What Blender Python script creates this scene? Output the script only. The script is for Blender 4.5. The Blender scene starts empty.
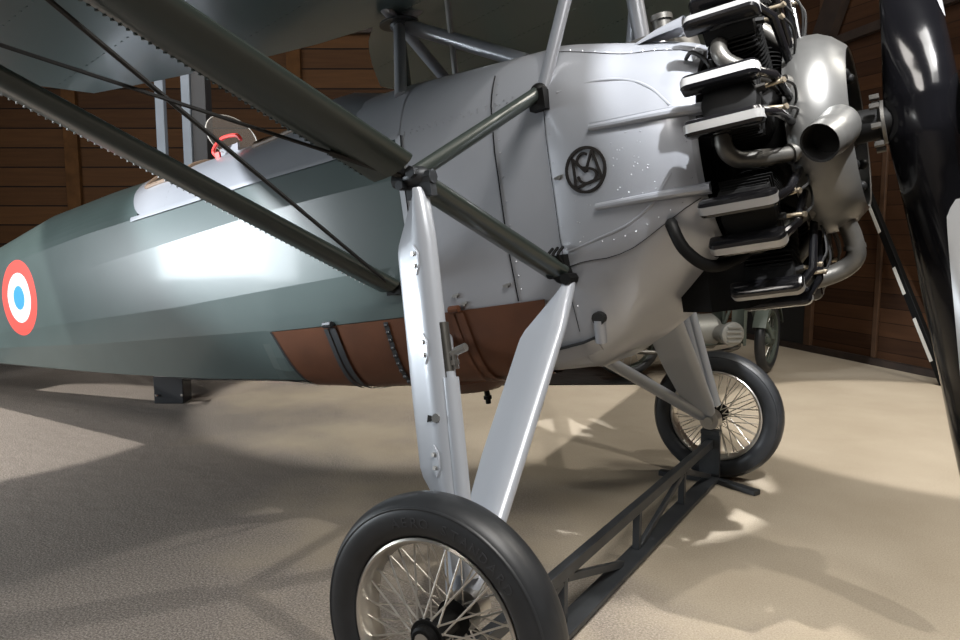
import bpy, bmesh, math, random
from mathutils import Vector as V, Matrix, Quaternion
random.seed(7)
C = bpy.context.scene.collection
sc = bpy.context.scene
PI = math.pi
# ------------------------------------------------------------------ materials
def mat(name, col, rough=.5, metal=0., coat=0., spec=.5, noise=None, bump=None, extra=None):
    m = bpy.data.materials.new(name); m.use_nodes = True
    nt = m.node_tree; b = nt.nodes['Principled BSDF']
    b.inputs['Base Color'].default_value = (*col, 1)
    b.inputs['Roughness'].default_value = rough
    b.inputs['Metallic'].default_value = metal
    b.inputs['Coat Weight'].default_value = coat
    b.inputs['Coat Roughness'].default_value = .08
    b.inputs['Specular IOR Level'].default_value = spec
    tc = nt.nodes.new('ShaderNodeTexCoord')
    if noise:                                   # (scale, amount)
        n = nt.nodes.new('ShaderNodeTexNoise'); n.inputs['Scale'].default_value = noise[0]; n.inputs['Detail'].default_value = 6
        nt.links.new(tc.outputs['Object'], n.inputs['Vector'])
        r = nt.nodes.new('ShaderNodeValToRGB')
        a = noise[1]
        r.color_ramp.elements[0].position = .3; r.color_ramp.elements[1].position = .7
        r.color_ramp.elements[0].color = (*[c*(1-a) for c in col], 1)
        r.color_ramp.elements[1].color = (*[min(1, c*(1+a)) for c in col], 1)
        nt.links.new(n.outputs['Fac'], r.inputs['Fac']); nt.links.new(r.outputs['Color'], b.inputs['Base Color'])
    if bump:                                    # (scale, strength, distance)
        n = nt.nodes.new('ShaderNodeTexNoise'); n.inputs['Scale'].default_value = bump[0]; n.inputs['Detail'].default_value = 5
        nt.links.new(tc.outputs['Object'], n.inputs['Vector'])
        bp = nt.nodes.new('ShaderNodeBump'); bp.inputs['Strength'].default_value = bump[1]; bp.inputs['Distance'].default_value = bump[2]
        nt.links.new(n.outputs['Fac'], bp.inputs['Height']); nt.links.new(bp.outputs['Normal'], b.inputs['Normal'])
    return m

M = {}
M['silver'] = mat('silver_dope', (.36, .375, .41), .30, .35, .25, noise=(3, .05), bump=(5, .05, .02))
M['silver_gear'] = mat('silver_gear_paint', (.43, .46, .51), .32, .15, .3)
M['green'] = mat('grey_green_dope', (.062, .088, .087), .30, 0, .22, noise=(4, .06))
M['olive'] = mat('dark_olive_strut', (.036, .046, .041), .28, .1, .4)
M['wing'] = mat('wing_underside', (.10, .14, .15), .34, 0, .2, noise=(2, .06))
M['copper'] = mat('brown_tank', (.115, .044, .021), .42, .25, .1, noise=(6, .18))
M['black'] = mat('gloss_black', (.006, .006, .007), .2, 0, .4, .35)
M['satin'] = mat('satin_black', (.006, .006, .006), .55, 0, 0, .14)
M['alu'] = mat('polished_alu', (.40, .40, .40), .3, .35)
M['steel'] = mat('steel', (.45, .44, .42), .3, .9)
M['ring'] = mat('collector_grey', (.155, .155, .15), .33, .6, noise=(9, .08))
M['pipe'] = mat('exhaust_pipe', (.13, .125, .115), .40, .75, noise=(14, .2))
M['soot'] = mat('soot', (.006, .006, .006), .9)
M['rubber'] = mat('tyre_rubber', (.022, .024, .027), .42, 0, 0, noise=(20, .15))
M['letter'] = mat('tyre_lettering', (.034, .036, .04), .5)
M['chrome'] = mat('rim_nickel', (.62, .59, .54), .30, .85)
M['brass'] = mat('brass', (.42, .36, .27), .35, .8)
M['wire'] = mat('black_wire', (.012, .012, .012), .5)
M['logo'] = mat('emblem_paint', (.02, .018, .017), .8, 0, 0, .1)
M['stand'] = mat('stand_steel', (.055, .06, .066), .45, .5, noise=(8, .2))
M['gantry'] = mat('gantry_grey', (.17, .20, .24), .5, .1, noise=(5, .12))
M['gantry_dark'] = mat('gantry_dark', (.02, .022, .026), .5)
M['blackblue'] = mat('propeller_lacquer', (.004, .004, .005), .17, 0, .35, .25)
M['sheath'] = mat('sheath_metal', (.62, .64, .66), .3, .5)
M['red'] = mat('red_plastic', (.75, .05, .04), .4)
M['bike'] = mat('bike_green', (.075, .09, .075), .5, 0)
M['bike_alu'] = mat('bike_engine_alu', (.27, .27, .25), .5, .5)
M['leather'] = mat('leather_coaming', (.16, .11, .075), .55)
M['white_tape'] = mat('white_tape', (.55, .54, .5), .6)
M['beam'] = mat('dark_timber', (.022, .013, .009), .7, noise=(6, .4))
M['dark'] = mat('near_black', (.008, .008, .008), .8)

def glass_mat():
    m = bpy.data.materials.new('windscreen_clear'); m.use_nodes = True
    b = m.node_tree.nodes['Principled BSDF']
    b.inputs['Base Color'].default_value = (.30, .28, .26, 1); b.inputs['Roughness'].default_value = .12
    b.inputs['Alpha'].default_value = .16
    return m
M['glass'] = glass_mat()

# roundel painted on the fabric: concentric rings about a point of the starboard and port side
def add_roundel(m, cx, cz, r):
    nt = m.node_tree; b = nt.nodes['Principled BSDF']
    src = b.inputs['Base Color'].links[0].from_socket
    tc = nt.nodes.new('ShaderNodeTexCoord'); sp = nt.nodes.new('ShaderNodeSeparateXYZ')
    nt.links.new(tc.outputs['Object'], sp.inputs[0])
    def math_(op, a, bb):
        n = nt.nodes.new('ShaderNodeMath'); n.operation = op
        for i, q in enumerate((a, bb)):
            if q is None: continue
            if isinstance(q, (int, float)): n.inputs[i].default_value = q
            else: nt.links.new(q, n.inputs[i])
        return n.outputs[0]
    dx = math_('SUBTRACT', sp.outputs['X'], cx); dz = math_('SUBTRACT', sp.outputs['Z'], cz)
    d = math_('SQRT', math_('ADD', math_('MULTIPLY', dx, dx), math_('MULTIPLY', dz, dz)), None)
    cur = src
    for rr, col in ((r, (.86, .09, .075)), (r*.66, (.9, .9, .92)), (r*.32, (.05, .30, .72))):
        f = math_('LESS_THAN', d, rr)
        mx = nt.nodes.new('ShaderNodeMix'); mx.data_type = 'RGBA'
        nt.links.new(f, mx.inputs['Factor']); nt.links.new(cur, mx.inputs['A']); mx.inputs['B'].default_value = (*col, 1)
        cur = mx.outputs['Result']
    nt.links.new(cur, b.inputs['Base Color'])
add_roundel(M['green'], -3.945, 1.235, .245)

def planks_mat(name, c1, c2, h, axis='Z', gap=.05):
    m = bpy.data.materials.new(name); m.use_nodes = True
    nt = m.node_tree; b = nt.nodes['Principled BSDF']; b.inputs['Roughness'].default_value = .75; b.inputs['Specular IOR Level'].default_value = .2
    tc = nt.nodes.new('ShaderNodeTexCoord'); sp = nt.nodes.new('ShaderNodeSeparateXYZ'); nt.links.new(tc.outputs['Object'], sp.inputs[0])
    def mth(op, a, bb=None):
        n = nt.nodes.new('ShaderNodeMath'); n.operation = op
        for i, q in enumerate((a, bb)):
            if q is None: continue
            if isinstance(q, (int, float)): n.inputs[i].default_value = q
            else: nt.links.new(q, n.inputs[i])
        return n.outputs[0]
    t = mth('DIVIDE', sp.outputs[axis], h); fl = mth('FLOOR', t); fr = mth('FRACT', t)
    wn = nt.nodes.new('ShaderNodeTexWhiteNoise'); wn.noise_dimensions = '1D'; nt.links.new(fl, wn.inputs['W'])
    mp = nt.nodes.new('ShaderNodeMapping'); mp.inputs['Scale'].default_value = (.8, .8, 14); nt.links.new(tc.outputs['Object'], mp.inputs['Vector'])
    n = nt.nodes.new('ShaderNodeTexNoise'); n.inputs['Scale'].default_value = 2.2; n.inputs['Detail'].default_value = 8; nt.links.new(mp.outputs[0], n.inputs['Vector'])
    s = mth('ADD', mth('MULTIPLY', wn.outputs['Value'], .55), mth('MULTIPLY', n.outputs['Fac'], .6))
    r = nt.nodes.new('ShaderNodeValToRGB'); r.color_ramp.elements[0].position = .2; r.color_ramp.elements[1].position = .95
    r.color_ramp.elements[0].color = (*c1, 1); r.color_ramp.elements[1].color = (*c2, 1); nt.links.new(s, r.inputs['Fac'])
    g = mth('LESS_THAN', fr, gap)
    mx = nt.nodes.new('ShaderNodeMix'); mx.data_type = 'RGBA'; nt.links.new(g, mx.inputs['Factor'])
    nt.links.new(r.outputs['Color'], mx.inputs['A']); mx.inputs['B'].default_value = (c1[0]*.12, c1[1]*.12, c1[2]*.12, 1)
    nt.links.new(mx.outputs['Result'], b.inputs['Base Color'])
    bp = nt.nodes.new('ShaderNodeBump'); bp.inputs['Strength'].default_value = .5; bp.inputs['Distance'].default_value = .02
    nt.links.new(mth('ADD', fr, mth('MULTIPLY', n.outputs['Fac'], .15)), bp.inputs['Height']); nt.links.new(bp.outputs['Normal'], b.inputs['Normal'])
    return m
M['planks'] = planks_mat('wall_boards', (.026, .0105, .0035), (.080, .036, .012), .235, gap=.07)
M['planks_dark'] = planks_mat('door_boards', (.026, .011, .005), (.068, .030, .013), .145, gap=.04)
M['post'] = mat('post_timber', (.070, .032, .011), .8, spec=.15, noise=(8, .25))

def floor_mat():
    m = bpy.data.materials.new('sandy_concrete'); m.use_nodes = True
    nt = m.node_tree; b = nt.nodes['Principled BSDF']; b.inputs['Roughness'].default_value = .85
    tc = nt.nodes.new('ShaderNodeTexCoord')
    def noise(s, d=6, r=.55, mapping=None):
        n = nt.nodes.new('ShaderNodeTexNoise'); n.inputs['Scale'].default_value = s; n.inputs['Detail'].default_value = d; n.inputs['Roughness'].default_value = r
        nt.links.new(tc.outputs['Object'], n.inputs['Vector']); return n.outputs['Fac']
    def ramp(f, stops):
        r = nt.nodes.new('ShaderNodeValToRGB')
        while len(r.color_ramp.elements) < len(stops): r.color_ramp.elements.new(.5)
        for e, (p, c) in zip(r.color_ramp.elements, stops):
            e.position = p; e.color = (*c, 1) if len(c) == 3 else c
        nt.links.new(f, r.inputs['Fac']); return r.outputs['Color']
    def mixc(f, a, bb, mode='MIX'):
        mx = nt.nodes.new('ShaderNodeMix'); mx.data_type = 'RGBA'; mx.blend_type = mode
        if isinstance(f, float): mx.inputs['Factor'].default_value = f
        else: nt.links.new(f, mx.inputs['Factor'])
        nt.links.new(a, mx.inputs['A']); nt.links.new(bb, mx.inputs['B']); return mx.outputs['Result']
    smooth = ramp(noise(1.3), [(.3, (.40, .335, .245)), (.7, (.50, .43, .33))])
    grit = ramp(noise(120, 4, .8), [(.38, (.085, .074, .068)), (.52, (.30, .262, .238)), (.63, (.54, .485, .44))])
    fine = ramp(noise(160, 3, .7), [(.35, (.75, .75, .75)), (.6, (1, 1, 1))])
    # loose grit lies thick on the left and in front, thinner to the right
    sp = nt.nodes.new('ShaderNodeSeparateXYZ'); nt.links.new(tc.outputs['Object'], sp.inputs[0])
    def mth(op, a, bb=None, cc=None):
        n = nt.nodes.new('ShaderNodeMath'); n.operation = op
        for i, q in enumerate((a, bb, cc)):
            if q is None: continue
            if isinstance(q, (int, float)): n.inputs[i].default_value = q
            else: nt.links.new(q, n.inputs[i])
        return n.outputs[0]
    g = mth('ADD', mth('MULTIPLY', sp.outputs['X'], -.30), mth('MULTIPLY', sp.outputs['Y'], -.42))
    g = mth('ADD', g, mth('MULTIPLY', mth('SUBTRACT', noise(1.1, 5), .5), 2.6))
    g2 = ramp(g, [(.05, (.10,)*3), (.75, (.88,)*3)])
    col = mixc(g2, smooth, grit)
    col = mixc(1.0, col, fine, 'MULTIPLY')
    nt.links.new(col, b.inputs['Base Color'])
    h = mth('ADD', noise(120, 4, .8), mth('MULTIPLY', noise(9, 5), 1.5))
    bp = nt.nodes.new('ShaderNodeBump'); bp.inputs['Distance'].default_value = .02
    nt.links.new(mth('MULTIPLY_ADD', g2, .55, .12), bp.inputs['Strength'])
    nt.links.new(h, bp.inputs['Height']); nt.links.new(bp.outputs['Normal'], b.inputs['Normal'])
    return m
M['floor'] = floor_mat()

# ------------------------------------------------------------------ mesh helpers
def frame(d, up=None):
    d = V(d).normalized()
    u = V(up) if up is not None else (V((0, 0, 1)) if abs(d.z) < .9 else V((1, 0, 0)))
    a = (u - d*u.dot(d)).normalized()
    return d, a, d.cross(a)
class MB:
    def __init__(s): s.v = []; s.f = []; s.m = []
    def add(s, vs, fs, mi=0):
        o = len(s.v); s.v += [V(p) for p in vs]
        for f in fs: s.f.append([i+o for i in f]); s.m.append(mi)
        return s
    def box(s, c, d, rot=None, mi=0):
        c = V(c); h = V(d)/2; R = rot if rot is not None else Matrix.Identity(3)
        vs = [c + R @ V((x*h.x, y*h.y, z*h.z)) for x in (-1, 1) for y in (-1, 1) for z in (-1, 1)]
        return s.add(vs, [(0, 1, 3, 2), (4, 6, 7, 5), (0, 4, 5, 1), (2, 3, 7, 6), (0, 2, 6, 4), (1, 5, 7, 3)], mi)
    def bar(s, a, b, w, h, up=None, mi=0):     # box section bar from a to b
        a = V(a); b = V(b); d, u, r = frame(b-a, up)
        vs = [p + u*(j*h/2) + r*(i*w/2) for p in (a, b) for i, j in ((-1, -1), (1, -1), (1, 1), (-1, 1))]
        return s.add(vs, [(0, 3, 2, 1), (4, 5, 6, 7), (0, 1, 5, 4), (1, 2, 6, 5), (2, 3, 7, 6), (3, 0, 4, 7)], mi)
    def loft(s, rings, closed=True, caps=True, mi=0):
        n = len(rings[0]); vs = [p for r in rings for p in r]; fs = []
        for i in range(len(rings)-1):
            for j in range(n if closed else n-1):
                k = (j+1) % n
                fs.append((i*n+j, i*n+k, (i+1)*n+k, (i+1)*n+j))
        if caps and closed:
            fs.append(tuple(range(n-1, -1, -1))); fs.append(tuple((len(rings)-1)*n+j for j in range(n)))
        return s.add(vs, fs, mi)
    def tube(s, pts, r, n=12, caps=True, mi=0):
        pts = [V(p) for p in pts]; rs = r if isinstance(r, (list, tuple)) else [r]*len(pts)
        rings = []; u = None
        for i, p in enumerate(pts):
            t = (pts[min(i+1, len(pts)-1)] - pts[max(i-1, 0)])
            if u is None: d, u, w = frame(t)
            else: d, u, w = frame(t, u)
            rings.append([p + (u*math.cos(2*PI*k/n) + w*math.sin(2*PI*k/n))*rs[i] for k in range(n)])
        return s.loft(rings, True, caps, mi)
    def lathe(s, c, axis, prof, n=32, mi=0, caps=False, up=None):   # prof: (along, radius)
        c = V(c); d, u, w = frame(axis, up)
        rings = [[c + d*a + (u*math.cos(2*PI*k/n) + w*math.sin(2*PI*k/n))*r for k in range(n)] for a, r in prof]
        return s.loft(rings, True, caps, mi)
    def ball(s, c, r, n=8, mi=0, sc_=(1, 1, 1)):
        prof = [(-math.cos(PI*i/n), max(1e-4, math.sin(PI*i/n))) for i in range(n+1)]
        c = V(c)
        rings = [[c + V((r*b*math.cos(2*PI*k/12)*sc_[0], r*b*math.sin(2*PI*k/12)*sc_[1], r*a*sc_[2])) for k in range(12)] for a, b in prof]
        return s.loft(rings, True, True, mi)
    def prism(s, poly, d, mi=0):               # polygon (3d pts) extruded by vector d
        d = V(d); return s.loft([[V(p) for p in poly], [V(p)+d for p in poly]], True, True, mi)
    def xf(s, mtx): s.v = [mtx @ p for p in s.v]; return s
    def build(s, name, mats, parent=None, loc=None, ang=35, bevel=0, smooth=True):
        me = bpy.data.meshes.new(name); me.from_pydata([tuple(p) for p in s.v], [], s.f)
        for m in (mats if isinstance(mats, (list, tuple)) else [mats]): me.materials.append(m)
        for p, mi in zip(me.polygons, s.m): p.material_index = mi
        bm = bmesh.new(); bm.from_mesh(me); bmesh.ops.recalc_face_normals(bm, faces=bm.faces)
        bm.to_mesh(me); bm.free()
        me.polygons.foreach_set('use_smooth', [smooth]*len(me.polygons)); me.set_sharp_from_angle(angle=math.radians(ang)); me.update()
        o = bpy.data.objects.new(name, me); C.objects.link(o)
        if parent is not None: o.parent = parent
        if loc is not None: o.location = loc
        if bevel:
            b = o.modifiers.new('bevel', 'BEVEL'); b.width = bevel; b.segments = 2; b.limit_method = 'ANGLE'
        return o
def empty(name, label, cat, loc=(0, 0, 0), rot=(0, 0, 0), group=None):
    o = bpy.data.objects.new(name, None); C.objects.link(o); o.location = loc; o.rotation_euler = rot
    o.empty_display_size = .2; o['label'] = label; o['category'] = cat
    if group: o['group'] = group
    return o
def struct(o): o['kind'] = 'structure'; return o
def bez(pts, n=8):                              # Catmull-Rom through points
    pts = [V(p) for p in pts]; out = []
    q = [pts[0]*2-pts[1]] + pts + [pts[-1]*2-pts[-2]]
    for i in range(1, len(q)-2):
        for k in range(n):
            t = k/n; a, b, c, d = q[i-1:i+3]
            out.append(.5*((2*b) + (c-a)*t + (2*a-5*b+4*c-d)*t*t + (3*b-a-3*c+d)*t**3))
    out.append(pts[-1]); return out

# ------------------------------------------------------------------ aeroplane frame: x forward along thrust line, y to port, z up, origin on the axle line
TH = math.radians(9.5)
OFF = V((.35*math.sin(TH), 0, .35*math.cos(TH)))
AIR = empty('parasol_monoplane', 'silver and grey-green parasol monoplane with black radial engine, red white and blue roundel', 'aeroplane', (0, 0, 0), (0, -TH, 0))
def part(mb, name, m, **k): return mb.build(name, m, AIR, OFF, **k)
def sub(mb, name, m, parent, **k): return mb.build(name, m, parent, **k)

#SURF-BEGIN
YF = [0, .70, .95, 1, 1, .95, .74, .40, 0]
ST = [  # x, half width, heights from keel to top
 (-6.3, .035, [1.02, 1.03, 1.08, 1.12, 1.22, 1.27, 1.31, 1.335, 1.345]),
 (-4.5, .160, [.80, .835, .945, 1.04, 1.26, 1.43, 1.53, 1.60, 1.630]),
 (-3.7, .222, [.70, .745, .90, 1.02, 1.28, 1.48, 1.60, 1.69, 1.735]),
 (-3.0, .280, [.63, .670, .86, 1.005, 1.30, 1.495, 1.62, 1.71, 1.757]),
 (-2.2, .345, [.575, .600, .83, .985, 1.315, 1.488, 1.625, 1.71, 1.752]),
 (-1.45, .410, [.535, .553, .80, .985, 1.33, 1.480, 1.63, 1.715, 1.742]),
 (-1.0, .420, [.50, .52, .79, .985, 1.33, 1.476, 1.655, 1.75, 1.780]),
 (-.6, .420, [.490, .515, .785, .985, 1.325, 1.488, 1.655, 1.74, 1.765]),
 (.04, .420, [.500, .530, .785, .985, 1.33, 1.500, 1.64, 1.70, 1.715])]
CW = [(.04, .42, .50, 1.715), (.12, .435, .535, 1.70), (.22, .45, .575, 1.68), (.32, .463, .635, 1.655), (.42, .468, .705, 1.63), (.50, .465, .765, 1.60), (.545, .452, .80, 1.575)]
CA = [math.radians(a) for a in (-90, -58, -38, -18, 14, 38, 56, 72, 90)]
def lerp_tab(tab, x):
    if x <= tab[0][0]: return tab[0], tab[0], 0
    for a, b in zip(tab, tab[1:]):
        if x <= b[0]: return a, b, (x-a[0])/(b[0]-a[0])
    return tab[-1], tab[-1], 0
def keys(x):
    a, b, t = lerp_tab(ST, x)
    w = a[1]+(b[1]-a[1])*t
    P = [(w*YF[k], a[2][k]+(b[2][k]-a[2][k])*t) for k in range(9)]
    if x <= .04: return P
    a, b, t = lerp_tab(CW, x)
    w, zb, zt = [a[i]+(b[i]-a[i])*t for i in (1, 2, 3)]
    q = min(1, (x-.04)/.30); q = q*q*(3-2*q)
    c = (zb+zt)/2; h = (zt-zb)/2; out = []
    for k in range(9):
        e = (w*math.cos(CA[k]), c+h*math.sin(CA[k]))
        sy = (w*YF[k], zb+(P[k][1]-.50)/(1.715-.50)*(zt-zb))
        out.append((sy[0]+(e[0]-sy[0])*q, sy[1]+(e[1]-sy[1])*q))
    return out
def P2(x, s):                                  # section point (y half-width, z) at station x, girth parameter s 0 keel .. 8 top
    K = keys(x); i = min(7, max(0, int(math.floor(s)))); t = s-i
    g = lambda k: ((-K[-k][0], K[-k][1]) if k < 0 else ((-K[16-k][0], K[16-k][1]) if k > 8 else K[k]))
    a, b, c, d = g(i-1), g(i), g(i+1), g(i+2)
    lin = [b[j]+(c[j]-b[j])*t for j in (0, 1)]
    cr = [.5*((2*b[j])+(c[j]-a[j])*t+(2*a[j]-5*b[j]+4*c[j]-d[j])*t*t+(3*b[j]-a[j]-3*c[j]+d[j])*t**3) for j in (0, 1)]
    wt = 1 if (i >= 5 or x > -.01 and x > .2) else (min(1, max(0, (x-.04)/.16)) if x > .04 else 0)
    if i < 2 and x > -1.6 and i >= 0: wt = max(wt, min(1, (x+1.6)/.1))
    return [lin[j]+(cr[j]-lin[j])*wt for j in (0, 1)]
def side_y(x, z):                              # starboard skin y at (x, z)
    lo, hi = .8, 7.8
    for _ in range(40):
        m = (lo+hi)/2
        if P2(x, m)[1] < z: lo = m
        else: hi = m
    return -P2(x, lo)[0]
#SURF-END
def SP(x, s, off=0, side=-1):                  # point on the skin, moved outward by off
    y, z = P2(x, s)
    if off:
        y1, z1 = P2(x, min(8, s+.05)); y0, z0 = P2(x, max(0, s-.05))
        ty, tz = y1-y0, z1-z0; l = math.hypot(ty, tz) or 1
        y, z = y+off*tz/l, z-off*ty/l
    return V((x, side*y, z))
def patch(mb, f, nu, nv, off=0, sides=(-1, 1), mi=0):
    for sd in sides:
        rows = []
        for i in range(nu+1):
            row = []
            for j in range(nv+1):
                x, s = f(i/nu, j/nv); row.append(SP(x, s, off(x, s) if callable(off) else off, sd))
            rows.append(row)
        mb.loft(rows, closed=False, caps=False, mi=mi)
    return mb
def lin(a, b, t): return a+(b-a)*t

# ---- fuselage fabric
mb = MB()
patch(mb, lambda u, v: (lin(-6.3, -2.45, u), lin(0, 8, v)), 40, 32)
patch(mb, lambda u, v: (lin(-2.45, -.6, u), lin(0, 5.0, v)), 30, 20)
bmz = part(mb, 'fuselage', M['green'], ang=4)
# ---- silver forward fuselage with side panels
mb = MB(); patch(mb, lambda u, v: (lin(-.6, .04, u), lin(0, 8, v)), 14, 32, .002)
part(mb, 'forward_fuselage', M['silver'], ang=40)
# ---- silver cockpit decking, with two cockpit openings
def deck_s0(x):
    if x < -2.35: return 5.0 + 3.0*((-2.35-x)/.29)**2.4*.85
    return 5.0
mb = MB()
def strip(x0, x1, s1, n):
    patch(mb, lambda u, v: (lin(x0, x1, u), lin(deck_s0(lin(x0, x1, u)), s1, v)), n, 12, .004)
strip(-2.64, -2.48, 8, 8); strip(-2.48, -2.18, 6.35, 8); strip(-2.18, -1.60, 8, 10); strip(-1.60, -1.10, 6.5, 8); strip(-1.10, -.595, 8, 10)
part(mb, 'cockpit_decking', M['silver'], ang=40)
for sd in (-1, 1):
    mb = MB(); patch(mb, lambda u, v: (lin(-2.5, -.6, u), lin(4.94, 5.06, v)), 40, 2, .009, (sd,)); part(mb, 'decking_edge_strip', M['silver'])
for nm, x0, x1, s1 in (('rear', -2.48, -2.18, 6.35), ('front', -1.60, -1.10, 6.5)):
    pts = [SP(x0, s, .006, -1) for s in (8, 7.4, 6.9)] + [SP(lin(x0, x1, t), s1, .006, -1) for t in (.06, .3, .6, .94)] + [SP(x1, s, .006, -1) for s in (6.9, 7.4, 8)]
    pts2 = [V((p.x, -p.y, p.z)) for p in reversed(pts)][1:]
    mb = MB(); mb.tube(bez(pts + pts2, 3), .014, 8); part(mb, 'cockpit_coaming', M['leather'])
    mb = MB(); mb.box((lin(x0, x1, .5), 0, 1.35), (x1-x0+.04, .5, .03)); part(mb, 'cockpit_floor', M['dark'])
# front coaming lip (raised pad aft of the wing cabane)
mb = MB()
mb.loft([[SP(x, s, o, sd) for sd, ss in ((-1, (5.7, 6.2, 6.8, 7.4)), (1, (7.4, 6.8, 6.2, 5.7))) for s in ss] for x, o in ((-1.13, .002), (-1.12, .058), (-1.02, .048), (-.84, .003))], closed=False, caps=False)
part(mb, 'windscreen_fairing', M['silver'])
# rear windscreen: clear round-topped disc
def windscreen(x, z, h, w, tilt):
    o = [V((x - (t_)*tilt, y_, z + t_)) for t_, y_ in [(h*.35*(1+math.sin(a))/1.0 if False else h*(.5+.5*math.sin(a)), w*math.cos(a)) for a in [PI*(-.5+2*k/36) for k in range(36)]]]
    return o
poly = windscreen(-1.945, 1.725, .245, .165, .25)
mb = MB(); mb.prism(poly, (.006, 0, 0)); ws = part(mb, 'windscreen', M['glass'])
mb = MB(); mb.tube(poly + [poly[0]], .002, 6); sub(mb, 'screen_rim', M['white_tape'], ws)
mb = MB(); mb.prism([V((-1.99, -.10, 1.72)), V((-1.80, -.135, 1.715)), V((-1.80, -.13, 1.765)), V((-1.99, -.085, 1.775))], (0, .012, 0)); sub(mb, 'screen_bracket', M['silver'], ws)
mb = MB(); mb.tube(bez([(-1.93, -.16, 1.715), (-1.95, -.16, 1.755), (-1.88, -.155, 1.80), (-1.78, -.15, 1.795), (-1.75, -.15, 1.765)], 6), .010, 8)
mb.box((-1.915, -.165, 1.712), (.03, .012, .05)); part(mb, 'locking_clip', M['red'])

# ---- copper belly tank with straps
def tank_x0(s): return -1.47 + .20*((2.0-s)/2.0)**1.0
mb = MB(); patch(mb, lambda u, v: (lin(tank_x0(lin(0, 1.98, v)), -.055 - .14*(1.98-lin(0, 1.98, v))/2, u), lin(0, 1.98, v)), 26, 14, .012)
tank = part(mb, 'belly_tank', M['copper'], ang=60)
mb = MB(); patch(mb, lambda u, v: (tank_x0(lin(0, 1.98, v)) - .012 + .014*u, lin(0, 1.98, v)), 1, 14, .014); sub(mb, 'tank_edge', M['dark'], tank)
for x in (-1.10, -.44):
    mb = MB()
    for dx in (-.022, .022): patch(mb, lambda u, v: (x+dx+lin(-.012, .012, u) + .06*(1.95-lin(0, 1.95, v))/2, lin(0, 1.95, v)), 2, 14, .02)
    patch(mb, lambda u, v: (x+lin(-.010, .010, u) + .06*(1.95-lin(0, 1.95, v))/2, lin(0, 1.95, v)), 2, 14, .016)
    p = SP(x, 2.02, .022, -1); mb.tube([p+V((-.022, 0, 0)), p+V((.022, 0, 0))], .014, 8)
    p = SP(x, 2.02, .022, 1); mb.tube([p+V((-.022, 0, 0)), p+V((.022, 0, 0))], .014, 8)
    sub(mb, 'tank_strap', M['stand'] if x < -1 else M['copper'], tank)
mb = MB(); patch(mb, lambda u, v: (-.79+lin(-.012, .012, u), lin(0, 1.95, v)), 2, 14, .017)
for k in range(14):
    s = .5+1.4*k/13; p = SP(-.79, s, .02, -1); mb.ball(p, .009, 4)
sub(mb, 'lacing_strip', M['stand'], tank)
mb = MB(); mb.lathe((-.62, -.06, .52), (0, 0, -1), [(0, .20), (.05, .19), (.10, .10), (.11, .001)], 20); sub(mb, 'tank_sump', M['copper'], tank)
mb = MB(); mb.tube([(-.60, -.02, .43), (-.60, -.02, .35)], .012, 8); mb.tube([(-.60, -.02, .385), (-.60, -.02, .37)], .02, 6); sub(mb, 'drain_cock', M['satin'], tank)
# riveted green ledge above the tank + pale riveted belly strip
for sd in (-1, 1):
    mb = MB(); patch(mb, lambda u, v: (lin(-1.50, -.6, u), lin(1.99, 2.28, v)), 26, 2, .010, (sd,)); part(mb, 'tank_ledge', M['green'])
mb = MB(); patch(mb, lambda u, v: (lin(-2.42, -1.30, u), lin(.55, .98, v)), 20, 2, .008, (-1,)); part(mb, 'belly_strip', M['silver'])

# ---- cowling
mb = MB(); patch(mb, lambda u, v: (lin(.04, .545, u), lin(0, 8, v)), 22, 48, .004)
edge = [SP(.545, 8*j/48, .004, -1) for j in range(49)] + [SP(.545, 8*j/48, .004, 1) for j in range(47, 0, -1)]
cen = V((.56, 0, 1.17))
mb.loft([edge, [V((.562, p.y*.97, 1.16+(p.z-1.16)*.97)) for p in edge], [V((.55, p.y*.88, 1.16+(p.z-1.16)*.88)) for p in edge]], True, False)
cowl = part(mb, 'engine_cowling', M['silver'], ang=40)
mb = MB(); mb.loft([[V((.551, p.y*.885, 1.16+(p.z-1.16)*.885)) for p in edge], [V((.549, p.y*.2, 1.16+(p.z-1.16)*.2)) for p in edge]], True, True)
sub(mb, 'cowl_bulkhead', M['satin'], cowl)
# strakes: half-round bars on the skin
def strake(x0, z0, x1, z1, r0=.012, r1=.020, ext=0.):
    pts = []
    for k in range(13):
        t = k/12; x = lin(x0, x1, t); z = lin(z0, z1, t); xx = min(x, .545); pts.append(V((x, side_y(xx, z)-.010, z)))
    return pts
STRAKES = [(.215, 1.323, .59, 1.297), (.205, 1.061, .58, 1.053)]
for a in STRAKES:
    for sd in (1, -1):
        pts = strake(*a); pts = [V((p.x, p.y*sd, p.z)) for p in pts]
        mb = MB(); mb.tube(pts, [lin(.011, .016, k/12) for k in range(13)], 10)
        mb.loft([[p+V((0, 0, .019)), p+V((0, sd*.004, .019)), p+V((0, sd*.004, -.019)), p+V((0, 0, -.019))] for p in [q+V((0, sd*.007, 0)) for q in pts]], True, True)
        sub(mb, 'cowl_strake', M['silver'], cowl)
# pressed crease line on lower cowl
CREASE = [(.07, .93), (.18, .955), (.30, .985), (.40, 1.04), (.47, 1.12)]
mb = MB(); mb.tube(bez([(x, side_y(x, z)-.001, z) for x, z in CREASE], 6), .006, 8)
mb.tube(bez([(x, side_y(x, z)-.001, z) for x, z in [(.10, 1.475), (.22, 1.487), (.33, 1.465), (.42, 1.41), (.49, 1.33)]], 6), .006, 8)
sub(mb, 'pressed_crease', M['silver'], cowl)
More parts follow.
